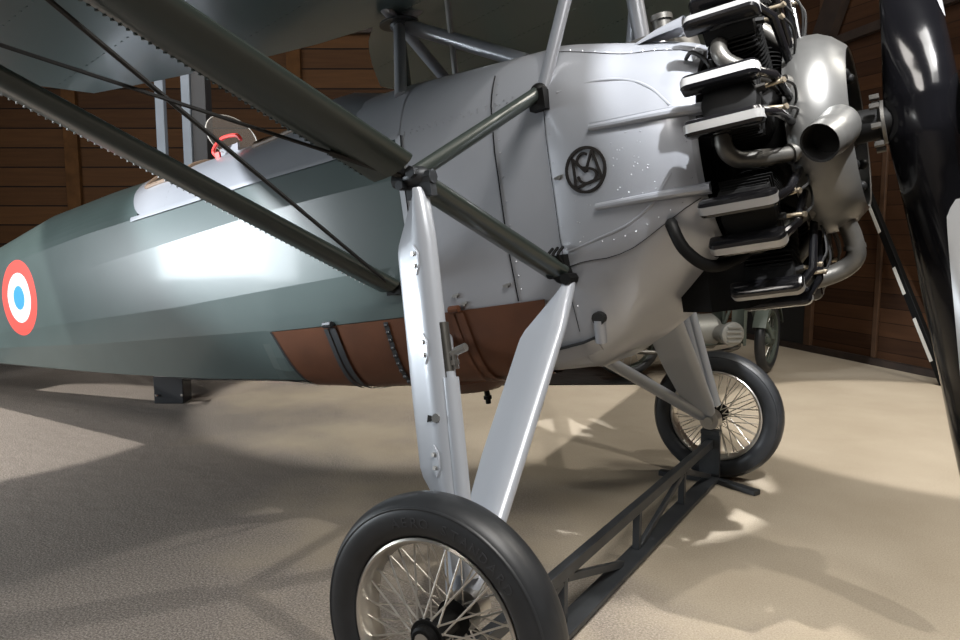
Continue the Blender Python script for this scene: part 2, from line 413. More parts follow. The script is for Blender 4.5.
# seams as narrow dark joints
def seam(name, path, w=.003, m=None, off=.006, par=None):
    mb = MB(); pts = [SP(x, s, off, -1) for x, s in path]
    mb.tube(pts, w, 6); return sub(mb, name, m or M['satin'], par or cowl)
seam('cowl_joint', [(.06, 2.6+.0*k) if False else (lin(.06, .545, k/10), lin(2.45, 2.75, k/10)) for k in range(11)], .0012)
seam('cowl_joint', [(lin(.06, .545, k/10), 6.05) for k in range(11)], .0012)
seam('cowl_joint', [(.045, s/4) for s in range(6, 30)], .0012)
seam('panel_joint', [(-.165, s/4) for s in range(8, 24)], .0028)
seam('panel_joint', [(-.585, s/4) for s in range(8, 21)], .0022)
# pale edge strip where silver meets green
for sd in (-1, 1):
    mb = MB(); patch(mb, lambda u, v: (lin(-.612, -.588, u), lin(2.0, 5.0, v)), 2, 14, .007, (sd,)); part(mb, 'panel_edge_strip', M['silver_gear'])
# rivets: too many to count, one part
mb = MB()
def rivet(x, s, r=.0038):
    p = SP(x, s, .003, -1); n = (SP(x, s, .02, -1)-p).normalized(); d, a, b = frame(n)
    mb.add([p+a*r, p+b*r, p-a*r, p-b*r, p+n*r*.9], [(0, 1, 4), (1, 2, 4), (2, 3, 4), (3, 0, 4)])
for k in range(14): rivet(.06, 1.8+4.2*k/13); rivet(-.145, 2.2+3.3*k/13)
for k in range(12): rivet(lin(.08, .53, k/11), 6.15); rivet(lin(.08, .53, k/11), 2.85)
for k in range(16): rivet(lin(-.57, 0, k/15), 5.05); rivet(lin(-.57, -.1, k/15), 4.98)
for k in range(26): rivet(.53, 1+6*k/25); 
for k in range(34): rivet(random.uniform(.28, .42), random.uniform(3.2, 4.3))
for k in range(12): rivet(random.uniform(.12, .25), random.uniform(2.7, 3.6))
for k in range(40): rivet(lin(-1.48, -.62, k/39), 2.24, .0045)
for k in range(36): rivet(lin(-2.45, -.62, k/35), 5.02, .005)
rv = sub(mb, 'rivets', M['silver'], cowl); rv['kind'] = 'stuff'
# small fasteners on the silver side
for x, z in ((-.20, .845), (-.43, .835), (.075, 1.185), (-.40, .80)):
    p = V((x, side_y(x, z), z)); mb = MB(); mb.tube([p+V((0, .005, 0)), p+V((0, -.012, 0))], .008, 8); mb.bar(p+V((-.016, -.008, 0)), p+V((.016, -.008, .006)), .007, .008); part(mb, 'panel_latch', M['steel'])
# maker's emblem on the cowl: ring with interlaced M and S
EX, EZ, ER = .183, 1.19, .079
def emb_pt(u, v, off=.010):
    x = EX + u; z = EZ + v; return V((x, side_y(x, z)-off, z))
mb = MB()
def ribbon(path, w, closed=False):
    n = len(path); rows = []
    for i, (u, v) in enumerate(path):
        a = path[(i-1) % n] if (closed or i > 0) else path[i]; b = path[(i+1) % n] if (closed or i < n-1) else path[i]
        dx, dy = b[0]-a[0], b[1]-a[1]; l = math.hypot(dx, dy); nx, ny = -dy/l*w/2, dx/l*w/2
        rows.append([emb_pt(u+nx, v+ny, .004), emb_pt(u+nx, v+ny), emb_pt(u-nx, v-ny), emb_pt(u-nx, v-ny, .004)])
    if closed: rows.append(rows[0])
    mb.loft(rows, True, not closed)
def seg(a, b, w): ribbon([(lin(a[0], b[0], t/4), lin(a[1], b[1], t/4)) for t in range(5)], w)
ribbon([(ER*.93*math.cos(2*PI*k/40), ER*.93*math.sin(2*PI*k/40)) for k in range(40)], .010, True)
r_ = ER*.9
seg((-.62*r_, -.70*r_), (-.62*r_, .66*r_), .0085); seg((-.62*r_, .62*r_), (.0, -.10*r_), .0085); seg((0, -.10*r_), (.46*r_, .84*r_), .0085); seg((.46*r_, .84*r_), (.80*r_, -.50*r_), .0085)
seg((-.60*r_, -.74*r_), (.80*r_, -.50*r_), .0085)
sp_ = [(.18, .70), (-.05, .80), (-.30, .66), (-.38, .40), (-.20, .16), (.12, .06), (.46, -.10), (.55, -.36), (.36, -.58), (.02, -.64), (-.30, -.52), (-.44, -.24)]
ribbon([(p.x*r_, p.y*r_) for p in bez([(a, b, 0) for a, b in sp_], 3)], .0085)
part(mb, 'maker_emblem', M['logo'])
# fuel filler and bracket on top, scoop
mb = MB(); mb.lathe((.30, .12, 1.635), (0, 0, 1), [(0, .17), (.05, .16), (.07, .10), (.075, .02)], 24); mb.lathe((.36, .04, 1.69), (0, 0, 1), [(0, .035), (.055, .035), (.055, .042), (.075, .042), (.08, .01)], 16, caps=True)
part(mb, 'fuel_filler', M['pipe'])
mb = MB(); mb.prism([(.36, -.03, 1.66), (.58, -.03, 1.63), (.50, -.03, 1.70), (.41, -.03, 1.715)], (0, .012, 0))
for k in range(4): mb.tube([(.41+.032*k, -.034, 1.685-.003*k), (.41+.032*k, -.022, 1.685-.003*k)], .010, 8, mi=1)
part(mb, 'pierced_bracket', [M['ring'], M['dark']])
mb = MB()
for k in range(1):
    rings = []
    for x, r, z in ((.30, .008, 1.65), (.40, .032, 1.655), (.50, .048, 1.655)):
        rings.append([V((x, -.16+r*1.2*math.cos(PI*j/10), z-.03 + r*1.0*math.sin(PI*j/10))) for j in range(11)])
    mb.loft(rings, False, False); 
    rings2 = [[V((.497, -.16+.050*math.cos(PI*j/10), 1.625+.042*math.sin(PI*j/10))) for j in range(11)]]
    mb.add(rings2[0], [tuple(range(11))], 1)
part(mb, 'air_scoop', [M['silver'], M['dark']])
mb = MB(); mb.tube([(.114, -.352, .60), (.124, -.368, .68)], .021, 14); mb.tube([(.126, -.385, .685), (.128, -.36, .69)], .024, 14, mi=1)
part(mb, 'breather_pipe', [M['silver'], M['dark']])
mb = MB(); mb.tube(bez([(.44, -.42, .965), (.455, -.465, .95), (.485, -.47, .875), (.54, -.43, .815), (.60, -.34, .82), (.66, -.24, .87)], 6), .020, 12)
part(mb, 'breather_hose', M['satin'])
mb = MB(); mb.tube(bez([(.50, -.28, 1.47), (.55, -.33, 1.50), (.60, -.33, 1.44), (.58, -.36, 1.36), (.66, -.30, 1.30)], 6), .007, 8); part(mb, 'ignition_cable', M['wire'])
# ledge under the cowl with a dark open joint above it
FL = [(-.155, .575), (-.05, .585), (.05, .60), (.10, .615)]
for sd in (-1, 1):
    mb = MB(); rows = []
    for x, z in FL:
        y = side_y(x, z)-.004; y2 = side_y(x, z-.05)
        rows.append([V((x, -sd*(y-.022) if False else sd*(-y+.022), z)), V((x, sd*(-y2+.020), z-.045)), V((x, sd*(-y2-.03), z-.048)), V((x, sd*(-y-.03), z-.002))])
    mb.loft(rows, True, True); fl = part(mb, 'cowl_ledge', M['silver'])
    mb = MB(); mb.tube([V((x, sd*(-side_y(x, z)+.012), z+.006)) for x, z in FL], .005, 6); sub(mb, 'ledge_joint', M['dark'], fl)

# ------------------------------------------------------------------ engine
AX = V((.68, 0, 1.195))
mb = MB(); mb.lathe((.545, 0, AX.z), (1, 0, 0), [(0, .05), (0, .24), (.06, .255), (.22, .255), (.27, .22), (.33, .12), (.36, .05), (.60, .045), (.60, .001)], 36)
crank = part(mb, 'crankcase', M['satin'])
mb = MB(); mb.loft([[V((x, y*w_, z0 if k < 2 else .98)) for k, y in enumerate((-1, 1, 1, -1))] for x, w_, z0 in ((.37, .20, .665), (.48, .24, .655), (.60, .22, .655), (.70, .16, .68))], True, True)
sub(mb, 'oil_sump', M['satin'], crank, ang=20)
for k in range(9):
    mb = MB(); a = 2*PI*(k+.5)/9; p = V((.80, .235*math.cos(a), AX.z+.235*math.sin(a))); mb.tube([p, p+V((.03, 0, 0))], .012, 6); sub(mb, 'case_bolt', M['steel'], crank)
def cyl_mesh():
    mb = MB(); prof = [(.22, .055)]
    n = 15
    for k in range(n):
        r = .245 + .0145*k; prof += [(r, .060), (r+.001, .082), (r+.004, .082), (r+.005, .060)]
    prof += [(.465, .07), (.47, .085), (.505, .08), (.515, .05), (.516, .001)]
    mb.lathe((0, 0, 0), (0, 0, 1), prof, 28)
    for k in range(6): mb.box((0, 0, .425+.014*k), (.16-.008*k, .19-.006*k, .004))
    for sg in (-1, 1):                         # valve boxes under the covers
        mb.box((0, sg*.062, .485), (.15, .04, .05))
    return mb
def cover_mesh():
    mb = MB(); out = []
    L, H, R = .116, .029, .026
    for cx, cz, a0 in ((L-R, H-R, 0), (-L+R, H-R, 90), (-L+R, -H+.010, 180), (L-R, -H+.010, 270)):
        rr = R if cz > 0 else .010
        for k in range(6):
            a = math.radians(a0+18*k); out.append((cx+rr*math.cos(a) + (0 if cz > 0 else (R-rr)*(1 if cx > 0 else -1)), cz+rr*math.sin(a)))
    T, B = .0265, .014
    def ring(y, sh): return [V((x*(1-sh/L), y, z*(1-sh/H))) for x, z in out]
    mb.loft([ring(-T, B), ring(-T+.004, B*.35), ring(-T+B, 0)], True, True, 0)
    mb.loft([ring(-T+B, 0), ring(T-B, 0)], True, False, 1)
    mb.loft([ring(T-B, 0), ring(T-.004, B*.35), ring(T, B)], True, True, 0)
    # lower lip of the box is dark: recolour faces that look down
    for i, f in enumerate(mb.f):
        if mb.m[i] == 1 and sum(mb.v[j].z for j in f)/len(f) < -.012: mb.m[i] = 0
    return mb
def pushrod_mesh(sg): 
    m = MB(); m.tube([(.095, sg*.060, .53), (.128, sg*.056, .485), (.145, sg*.030, .235)], [.014, .014, .012], 10); return m
def stack_mesh():
    m = MB(); m.tube(bez([(-.035, -.05, .455), (-.035, -.115, .452), (-.010, -.148, .420), (.05, -.145, .365), (.11, -.130, .300), (.150, -.118, .262)], 6), [.026]*12+[.027]*9+[.024]*10, 14)
    m.tube([(.118, -.128, .292), (.134, -.122, .277)], .033, 14); return m
def plug_mesh(sg):
    m = MB(); m.tube([(.06, sg*.03, .475), (.10, sg*.034, .47)], .011, 6, mi=1); m.tube([(.10, sg*.034, .47), (.150, sg*.04, .466)], .0065, 10); m.tube([(.146, sg*.04, .466), (.154, sg*.04, .47)], .009, 8)
    m.tube(bez([(.152, sg*.04, .466), (.17, sg*.035, .42), (.16, sg*.02, .34), (.13, 0, .25)], 5), .004, 6, mi=1); return m
cyl0 = None
def place_cyl(phi):
    global cyl0
    if cyl0 is None:
        c = cyl_mesh().build('engine_cylinder', M['satin'], AIR, OFF+AX)
        kids = []
        for sg in (-1, 1):
            k = cover_mesh().build('rocker_cover', [M['black'], M['alu']], c); k.location = (-.012, sg*.068, .536); k.rotation_euler = (-sg*math.radians(9), 0, 0)
            pushrod_mesh(sg).build('pushrod_tube', M['black'], c)
            plug_mesh(sg).build('spark_plug', [M['brass'], M['wire']], c)
        stack_mesh().build('exhaust_stub', M['pipe'], c)
        cyl0 = c
    else:
        c = cyl0.copy(); C.objects.link(c)
        for ch in list(cyl0.children):
            d = ch.copy(); C.objects.link(d); d.parent = c
    # mesh z axis = radial, +y of mesh = direction of growing phi (from the top over starboard): rotate about x
    c.rotation_euler = (phi, 0, 0)
    return c
# +phi about x turns z towards -y (starboard); mesh y then points ... up on starboard, so stubs use mirrored sign
for k in range(9): place_cyl(math.radians(40*k))

# exhaust collector ring with outlet
mb = MB()
mb.lathe((0, 0, AX.z), (1, 0, 0), [(.85, .16), (.80, .20), (.792, .30), (.797, .315), (.812, .318), (.818, .326), (.85, .331), (.89, .326), (.93, .305), (.965, .272), (.972, .262), (.968, .257), (.93, .285), (.88, .295), (.85, .25), (.85, .16)], 64)
ring = part(mb, 'exhaust_collector_ring', M['ring'], ang=50)
mb = MB(); mb.tube(bez([(.90, -.17, 1.19), (.935, -.27, 1.175), (.925, -.36, 1.145), (.90, -.43, 1.118)], 6), [.066]*8+[.062]*6+[.058]*5, 24, caps=False)
mb.tube([(.90, -.43, 1.118), (.902, -.425, 1.120), (.92, -.36, 1.143)], [.058, .053, .05], 24, caps=False, mi=1); mb.tube([(.922, -.357, 1.144), (.923, -.352, 1.145)], .054, 24, mi=1)
sub(mb, 'exhaust_outlet', [M['ring'], M['soot']], ring)
mb = MB(); mb.tube(bez([(.90, -.06, .905), (.915, -.04, .84), (.915, -.03, .775), (.865, -.03, .735), (.77, -.06, .715), (.66, -.10, .72)], 6), .031, 14); mb.tube([(.916, -.03, .815), (.917, -.03, .80)], .035, 14)
sub(mb, 'exhaust_elbow', M['pipe'], ring)
mb = MB()
for k in range(7):
    a = 2*PI*k/7+.3; p = V((.955, .19*math.cos(a), AX.z+.19*math.sin(a))); mb.tube([p+V((-.1, 0, 0)), p+V((.0, 0, 0))], .016, 10); mb.ball(p, .018, 6)
mb.lathe((.86, 0, AX.z), (1, 0, 0), [(0, .24), (.02, .22), (.06, .10), (.10, .055), (.20, .05)], 36)
sub(mb, 'nose_case', M['satin'], crank)

# ---- propeller
PX = 1.155
def psec(r, c, t, beta, x0=0, y0=0, sgn=1, n=28):
    pts = []
    for k in range(n):
        a = 2*PI*k/n; u = c/2*math.cos(a); v = t/2*math.sin(a)*(1+.25*math.cos(a))
        # chord lies mostly across the disc (y) turned by beta towards the axis (x)
        pts.append(V((PX+x0 + u*math.sin(beta)+v*math.cos(beta), (y0+u*math.cos(beta)-v*math.sin(beta))*sgn, AX.z+sgn*r)))
    return pts
BL = [(.0, .215, .19, 90), (.06, .215, .19, 90), (.12, .205, .165, 86), (.18, .195, .135, 78), (.26, .19, .105, 67), (.36, .19, .085, 56), (.48, .195, .070, 47), (.65, .21, .055, 36), (.85, .21, .042, 27), (1.05, .18, .032, 23), (1.2, .13, .024, 20), (1.27, .06, .015, 18), (1.285, .02, .01, 18)]
BLs = []
for i in range(len(BL)-1):
    for k in range(4): BLs.append([lin(BL[i][j], BL[i+1][j], k/4) for j in range(4)])
BLs.append(list(BL[-1]))
mb = MB()
rings = [psec(r, c, t, math.radians(b), sgn=-1) for r, c, t, b in reversed(BLs)]
rings_up = [psec(r, c, t, math.radians(b), sgn=1) for r, c, t, b in BLs]
# the lower half is the upper half turned half a turn about the shaft
mb.loft(rings_up, True, True); mb.loft(list(reversed(rings)), True, True)
prop = part(mb, 'propeller', M['blackblue'], ang=50)
for sgn in (-1, 1):
    mb = MB(); rows = []
    for r, c, t, b in BLs:
        if r < .27 or r > 1.27: continue
        full = psec(r, c*1.015, t*1.06, math.radians(b), sgn=sgn)
        n = len(full); g = min(1, .25+math.sqrt(max(0, r-.27)/.06)*.75); a0_ = 4*g; row = []
        for q in range(9):
            f = -a0_+2*a0_*q/8; k0 = math.floor(f); row.append(full[k0 % n].lerp(full[(k0+1) % n], f-k0))
        rows.append(row)
    mb.loft(rows, False, False); sub(mb, 'blade_sheath', M['sheath'], prop)
mb = MB(); mb.lathe((PX-.125, 0, AX.z), (1, 0, 0), [(-.045, .001), (-.045, .028), (-.03, .03), (-.03, .045), (.0, .048), (.01, .07), (.02, .07), (.02, .0)], 28)
for k in range(8):
    a = 2*PI*k/8+.2; p = V((PX-.115, .085*math.cos(a), AX.z+.085*math.sin(a))); mb.tube([p+V((-.028, 0, 0)), p], .010, 6)
sub(mb, 'rear_flange', M['pipe'], prop)
mb = MB(); mb.lathe((PX+.115, 0, AX.z), (1, 0, 0), [(0, .001), (0, .105), (.014, .105), (.014, .05), (.06, .045), (.065, .001)], 28)
for k in range(8):
    a = 2*PI*k/8+.2; p = V((PX+.125, .085*math.cos(a), AX.z+.085*math.sin(a))); mb.tube([p, p+V((.035, 0, 0))], .012, 6)
sub(mb, 'front_plate', M['steel'], prop)

# ------------------------------------------------------------------ struts, gear, wires
def strm(p, d, cdir, chord, thick, n=18, le=.38):
    d, c, t = frame(d, cdir); out = []
    for k in range(n):
        a = 2*PI*k/n; u = math.cos(a)
        x = u*chord*(le if u > 0 else 1-le)
        out.append(V(p) + c*x + t*(thick/2*math.sin(a)*(1 if u > 0 else (1-abs(u)**1.5*.75))))
    return out
def strut(name, a, b, chord, thick, m, cdir=(1, 0, .1), parent=None, taper=None):
    a = V(a); b = V(b); mb = MB(); n = 10; rings = []
    for k in range(n+1):
        t = k/n; c = chord*(1 if taper is None else lin(taper[0], taper[1], t))
        rings.append(strm(lin(a, b, t), b-a, cdir, c, thick))
    mb.loft(rings, True, True)
    return part(mb, name, m) if parent is None else sub(mb, name, m, parent)
N = V((-.135, -1.0, 1.205)); F = V((.04, -.435, .858)); R = V((-.70, -.425, .90)); U = V((.04, -.42, 1.492))
G = V((-.05, -1.0, 1.15))
D = (N-F).normalized()
AXLE = V((0, -1.20, 0))
mir = lambda p, s: V((p.x, -p.y if s > 0 else p.y, p.z))
for s in (-1, 1):
    n_, f_, r_2, u_, a_ = [mir(p, s) for p in (N, F, R, U, AXLE)]; d_ = mir(D, s)
    # front lift strut: outer length from node to wing, inner length to the fuselage
    end = 3.0
    fs = strut('front_lift_strut', n_+d_*.05, n_+d_*end, .185, .055, M['olive'])
    mb = MB(); q = n_+d_*.05; mb.tube([n_-d_*.02, q+d_*.03], .014, 8)
    sub(mb, 'strut_end_pin', M['stand'], fs)
    mb = MB()
    for k in range(90):                       # stitched edge
        p = n_+d_*(.1+1.7*k/89); dd, c, t = frame(d_, (1, 0, .1)); mb.box(p-c*.115, (.007, .007, .007))
    st = sub(mb, 'strut_stitching', M['olive'], fs)
    strut('inner_strut', n_-d_*.03, f_+d_*.01, .100, .05, M['olive'])
    rs = strut('rear_lift_strut', r_2+d_*.02, r_2+d_*(end+.4), .125, .045, M['olive'])
    mb = MB()
    for k in range(90):
        p = r_2+d_*(.1+1.9*k/89); dd, c, t = frame(d_, (1, 0, .1)); mb.box(p-c*.079, (.0055, .0055, .0055))
    sub(mb, 'strut_stitching', M['alu'], rs)
    strut('upper_brace', n_+V((.02, 0, .0)), u_, .05, .05, M['olive'])
    # node fitting
    mb = MB(); mb.ball(n_+V((.02, 0, -.01)), .038, 8, sc_=(1.3, .9, .8)); mb.tube([n_+V((-.06, 0, -.01)), n_+V((.08, 0, -.02))], .022, 8)
    mb.box(n_+V((.03, 0, -.05)), (.09, .03, .05)); mb.tube([n_+V((.03, -.045, .0)), n_+V((.03, .045, .0))], .018, 6); mb.tube([n_+V((-.02, -.04, -.03)), n_+V((-.02, .04, -.03))], .015, 6)
    part(mb, 'strut_node_fitting', M['stand'])
    mb = MB(); mb.ball(f_, .036, 8); mb.box(f_+V((.0, 0, .035)), (.05, .05, .06)); mb.tube([f_+V((.03, s*.05, -.02)), f_+V((.03, -s*.05, -.02))], .02, 8); mb.tube([f_+V((-.03, s*.04, .0)), f_+V((-.03, -s*.04, .0))], .014, 8)
    for q in (-.02, .0, .02): mb.tube(bez([f_+V((q, s*.03, .03)), f_+V((q, s*.055, .065)), f_+V((q, s*.01, .09))], 4), .006, 6)
    part(mb, 'lower_strut_fitting', M['satin'])
    mb = MB(); mb.ball(u_, .032, 8); mb.box(u_+V((.0, s*.01, -.03)), (.06, .045, .07)); part(mb, 'upper_strut_fitting', M['satin'])
    mb = MB(); mb.ball(r_2, .028, 8); mb.box(r_2, (.07, .04, .05)); part(mb, 'rear_strut_fitting', M['satin'])
    # shock leg fairing: rounded leading edge forward, blunt-cut trailing edge
    fx = .03 if s > 0 else 0; top = n_+V((.020+fx, 0, -.050)); bot = a_+V((-.022+fx, 0, .05))
    mb = MB(); dl = bot-top
    LEG = [(.0, .026, -.020), (.015, .032, -.026), (.13, .042, -.092), (.15, .042, -.098), (.17, .042, -.099), (.55, .042, -.098), (.71, .040, -.095), (.735, .040, -.088), (.83, .036, -.030), (.86, .034, -.024), (.97, .030, -.022)]
    rings = []
    for t, fr_, bk in LEG:
        p = top+dl*t; ds, c, tt = frame(dl, (1, 0, 0)); out = []
        th = .030
        for k in range(20):
            a = 2*PI*k/20; u = math.cos(a); v = math.sin(a)
            x = u*fr_ if u > 0 else u*abs(bk); y = th*v if u > 0 else th*v*(1-.8*(abs(u)))*1.0
            out.append(p+c*x+tt*y)
        rings.append(out)
    mb.loft(rings, True, True); leg = part(mb, 'shock_leg_fairing', M['silver_gear'], ang=50)
    # inspection plates
    for t in (.19, .42, .70):
        p = top+dl*t; ds, c, tt = frame(dl, (1, 0, 0)); out_ = tt if (tt.y*s > 0) else -tt
        n2 = (out_-c*.30).normalized(); c = (c+out_*.30).normalized(); out_ = n2
        mb = MB(); q = p+(tt if tt.y*s > 0 else -tt)*.0245-V((.018, 0, 0))
        poly = [q+ds*(.045), q+c*.016+ds*.02, q+c*.016-ds*.02, q-ds*.045, q-c*.016-ds*.02, q-c*.016+ds*.02]
        mb.prism(poly, out_*.005)
        for e in (-.018, .018): mb.tube([q+ds*e, q+ds*e+out_*.011], .0065, 8, mi=1)
        sub(mb, 'inspection_plate', [M['silver_gear'], M['steel']], leg)
    p = top+dl*.595; ds, c, tt = frame(dl, (1, 0, 0)); out_ = tt if (tt.y*s > 0) else -tt
    mb = MB(); q = p+out_*.024; mb.tube([q, q+out_*.010], .013, 12); mb.prism([q+c*.0, q-c*.035+ds*.008, q-c*.03-ds*.012], out_*.003, mi=1); sub(mb, 'charging_port', [M['steel'], M['dark']], leg)
    mb = MB(); mb.tube([top+dl*.50+c*.042, top+dl*.98+c*.036], .024, 14); mb.tube([top+dl*.50+c*.042, top+dl*.485+c*.042], .016, 12)
    mb.tube([top+dl*.36+c*.036, top+dl*.5+c*.040], .016, 12, mi=1)
    sub(mb, 'oleo_sleeve', [M['silver_gear'], M['pipe']], leg)
    mb = MB(); q = top+dl*.445+c*.045; mb.tube([q, q+c*.03+V((0, 0, .008))], .009, 10); mb.tube([q+c*.026+V((0, 0, .008)), q+c*.06+V((0, 0, .015))], .012, 10); mb.tube([q+c*.018+V((0, 0, .01)), q+c*.018+V((0, 0, -.04))], .009, 10); mb.tube([q+c*.018+V((0, 0, -.015)), q+c*.018+V((0, 0, -.028))], .013, 6)
    sub(mb, 'air_valve', M['steel'], leg)
    # front fairing strut
    t0 = f_+V((.02, s*.0, -.03)); b0 = a_+V((.0, 0, .02)); dl = b0-t0; mb = MB(); rings = []
    for t, fr_, bk in [(.0, .022, -.022), (.03, .030, -.034), (.17, .046, -.126), (.20, .047, -.136), (.22, .047, -.137), (.6, .047, -.130), (.9, .044, -.105), (1., .03, -.06)]:
        p = t0+dl*t; ds, c, tt = frame(dl, (1, 0, .2)); out = []
        for k in range(20):
            a = 2*PI*k/20; u = math.cos(a); v = math.sin(a)
            out.append(p+c*(u*fr_ if u > 0 else u*abs(bk))+tt*(.027*v if u > 0 else .027*v*(1-.8*abs(u))))
        rings.append(out)
    mb.loft(rings, True, True); part(mb, 'front_gear_strut', M['silver_gear'], ang=50)
    strut('rear_gear_strut', mir(V((-.56, -.33, .725)), s), a_+V((-.02, 0, .01)), .085, .05, M['silver_gear'])
    # axle stub and brake plate
    mb = MB(); mb.tube([a_+V((0, -s*.06, 0)), a_+V((0, s*.22, 0))], .022, 14); mb.lathe(a_, (0, s, 0), [(-.03, .001), (-.03, .05), (.03, .055), (.035, .03)], 20)
    part(mb, 'axle', M['steel'])
    # bracing wires
    w1 = [n_+V((-.02, s*.02, .0)), n_+V((-.02, s*.02, 0))+(mir(V((-.74, -1.8, 1.616)), s)-n_)*2.0]
    mb = MB(); mb.tube(w1, .0055, 6); mb.tube([w1[0], lin(w1[0], w1[1], .10)], .010, 8); part(mb, 'bracing_wire', M['wire'])
    w2 = [r_2+V((0, s*.01, .0)), r_2+(mir(V((-.504, -1.8, 1.638)), s)-r_2)*1.8]
    mb = MB(); mb.tube(w2, .0075, 6); part(mb, 'bracing_wire', M['wire'])

# ---- cabane
for s in (-1, 1):
    u_ = mir(V((.05, -.40, 1.50)), s)
    strut('front_cabane_strut', u_, mir(V((.33, -.20, 2.35)), s), .052, .034, M['silver'])
APX = V((-.80, 0, 2.085))
def tubep(name, a, b, r, m=None): mb = MB(); mb.tube([a, b], r, 14); return part(mb, name, m or M['silver'])
tubep('rear_cabane_tube', APX, (-.64, -.29, 1.67), .026); tubep('rear_cabane_tube', APX, (-.64, .29, 1.67), .026)
tubep('rear_cabane_tube', APX+V((.02, .02, -.01)), (-.20, .0, 1.745), .032)
tubep('rear_cabane_tube', APX, (-1.02, .30, 1.66), .022, M['green'])
tubep('rear_cabane_tube', APX, (-.86, -.26, 2.30), .024); tubep('rear_cabane_tube', APX, (-.62, .26, 2.32), .03)
mb = MB(); mb.ball(APX, .045, 8); mb.lathe(APX, (0, 0, 1), [(-.004, .001), (-.004, .09), (.004, .09), (.004, .001)], 20); part(mb, 'cabane_apex_fitting', M['stand'])
mb = MB(); mb.tube([(-.545, 0, 1.74), (-.525, 0, 2.30)], .013, 10); mb.lathe((-.545, 0, 1.745), (0, 0, 1), [(0, .035), (.02, .03), (.03, .015)], 12, mi=1); part(mb, 'control_rod', [M['alu'], M['dark']])
tubep('front_cabane_strut', V((.20, .30, 1.66)), V((.17, .30, 2.3)), .035)

# ---- wing
def wing_edges(y):
    a = abs(y)
    le = .52 - .20*a
    te = -2.12 - .10*max(0, a-.66)
    if y > 0: te = -1.45 - .10*max(0, a-.8)
    if a < .66: te = -.95 - ((1.17 if y <= 0 else .50)*(a/.66)**.8)      # cut-out over the cockpits
    return le, te
def wing_under(x, y):
    return 2.225 + .10*(x-.2)/1.0*.95 + .02*abs(y)
ys = [-6, -5, -4, -3, -2.4, -1.9, -1.5, -1.2, -.95, -.80, -.66, -.60, -.5, -.35, -.2, -.1, 0]; ys += [-y for y in reversed(ys[:-1])]
mb = MB(); rings = []
for y in ys:
    le, te = wing_edges(y); ch = le-te; out = []
    for k in range(13):                         # underside front to back
        t = k/12; x = le-ch*t; out.append(V((x, y, wing_under(x, y) + .03*(1-t)**8 - .0*t)))
    for k in range(1, 13):
        t = 1-k/12; x = le-ch*t; h = .20*(math.sqrt(max(t, 0))*1.45*(1-t)) + .006
        out.append(V((x, y, wing_under(x, y)+h+(.03 if t == 0 else 0)-(.006 if t == 0 else 0))))
    rings.append(out)
mb.loft(rings, True, True); wing = part(mb, 'wing', M['wing'], ang=50)
mb = MB()
for y in [v*.42 for v in range(-13, 14)]:       # stitched rib tapes under the wing
    le, te = wing_edges(y); 
    for k in range(50):
        x = lin(te+.05, le-.3, k/49); mb.box((x, y, wing_under(x, y)), (.012, .004, .004))
rt = sub(mb, 'rib_stitching', M['wing'], wing); rt['kind'] = 'stuff'
# tail skid / tailplane off to the left
mb = MB()
mb.prism([(-6.2, -1.5, 1.30), (-5.5, -1.3, 1.30), (-5.3, 0, 1.30), (-5.3, 0, 1.30), (-5.5, 1.3, 1.30), (-6.2, 1.5, 1.30)], (0, 0, .05)); part(mb, 'tailplane', M['green'])
mb = MB(); mb.prism([(-6.3, -.02, 1.2), (-5.5, -.02, 1.45), (-5.9, -.02, 2.0), (-6.4, -.02, 2.0)], (0, .04, 0)); part(mb, 'fin', M['green'])
mb = MB(); mb.tube([(-5.9, 0, 1.1), (-6.25, 0, .66)], .025, 10); part(mb, 'tail_skid', M['stand'])

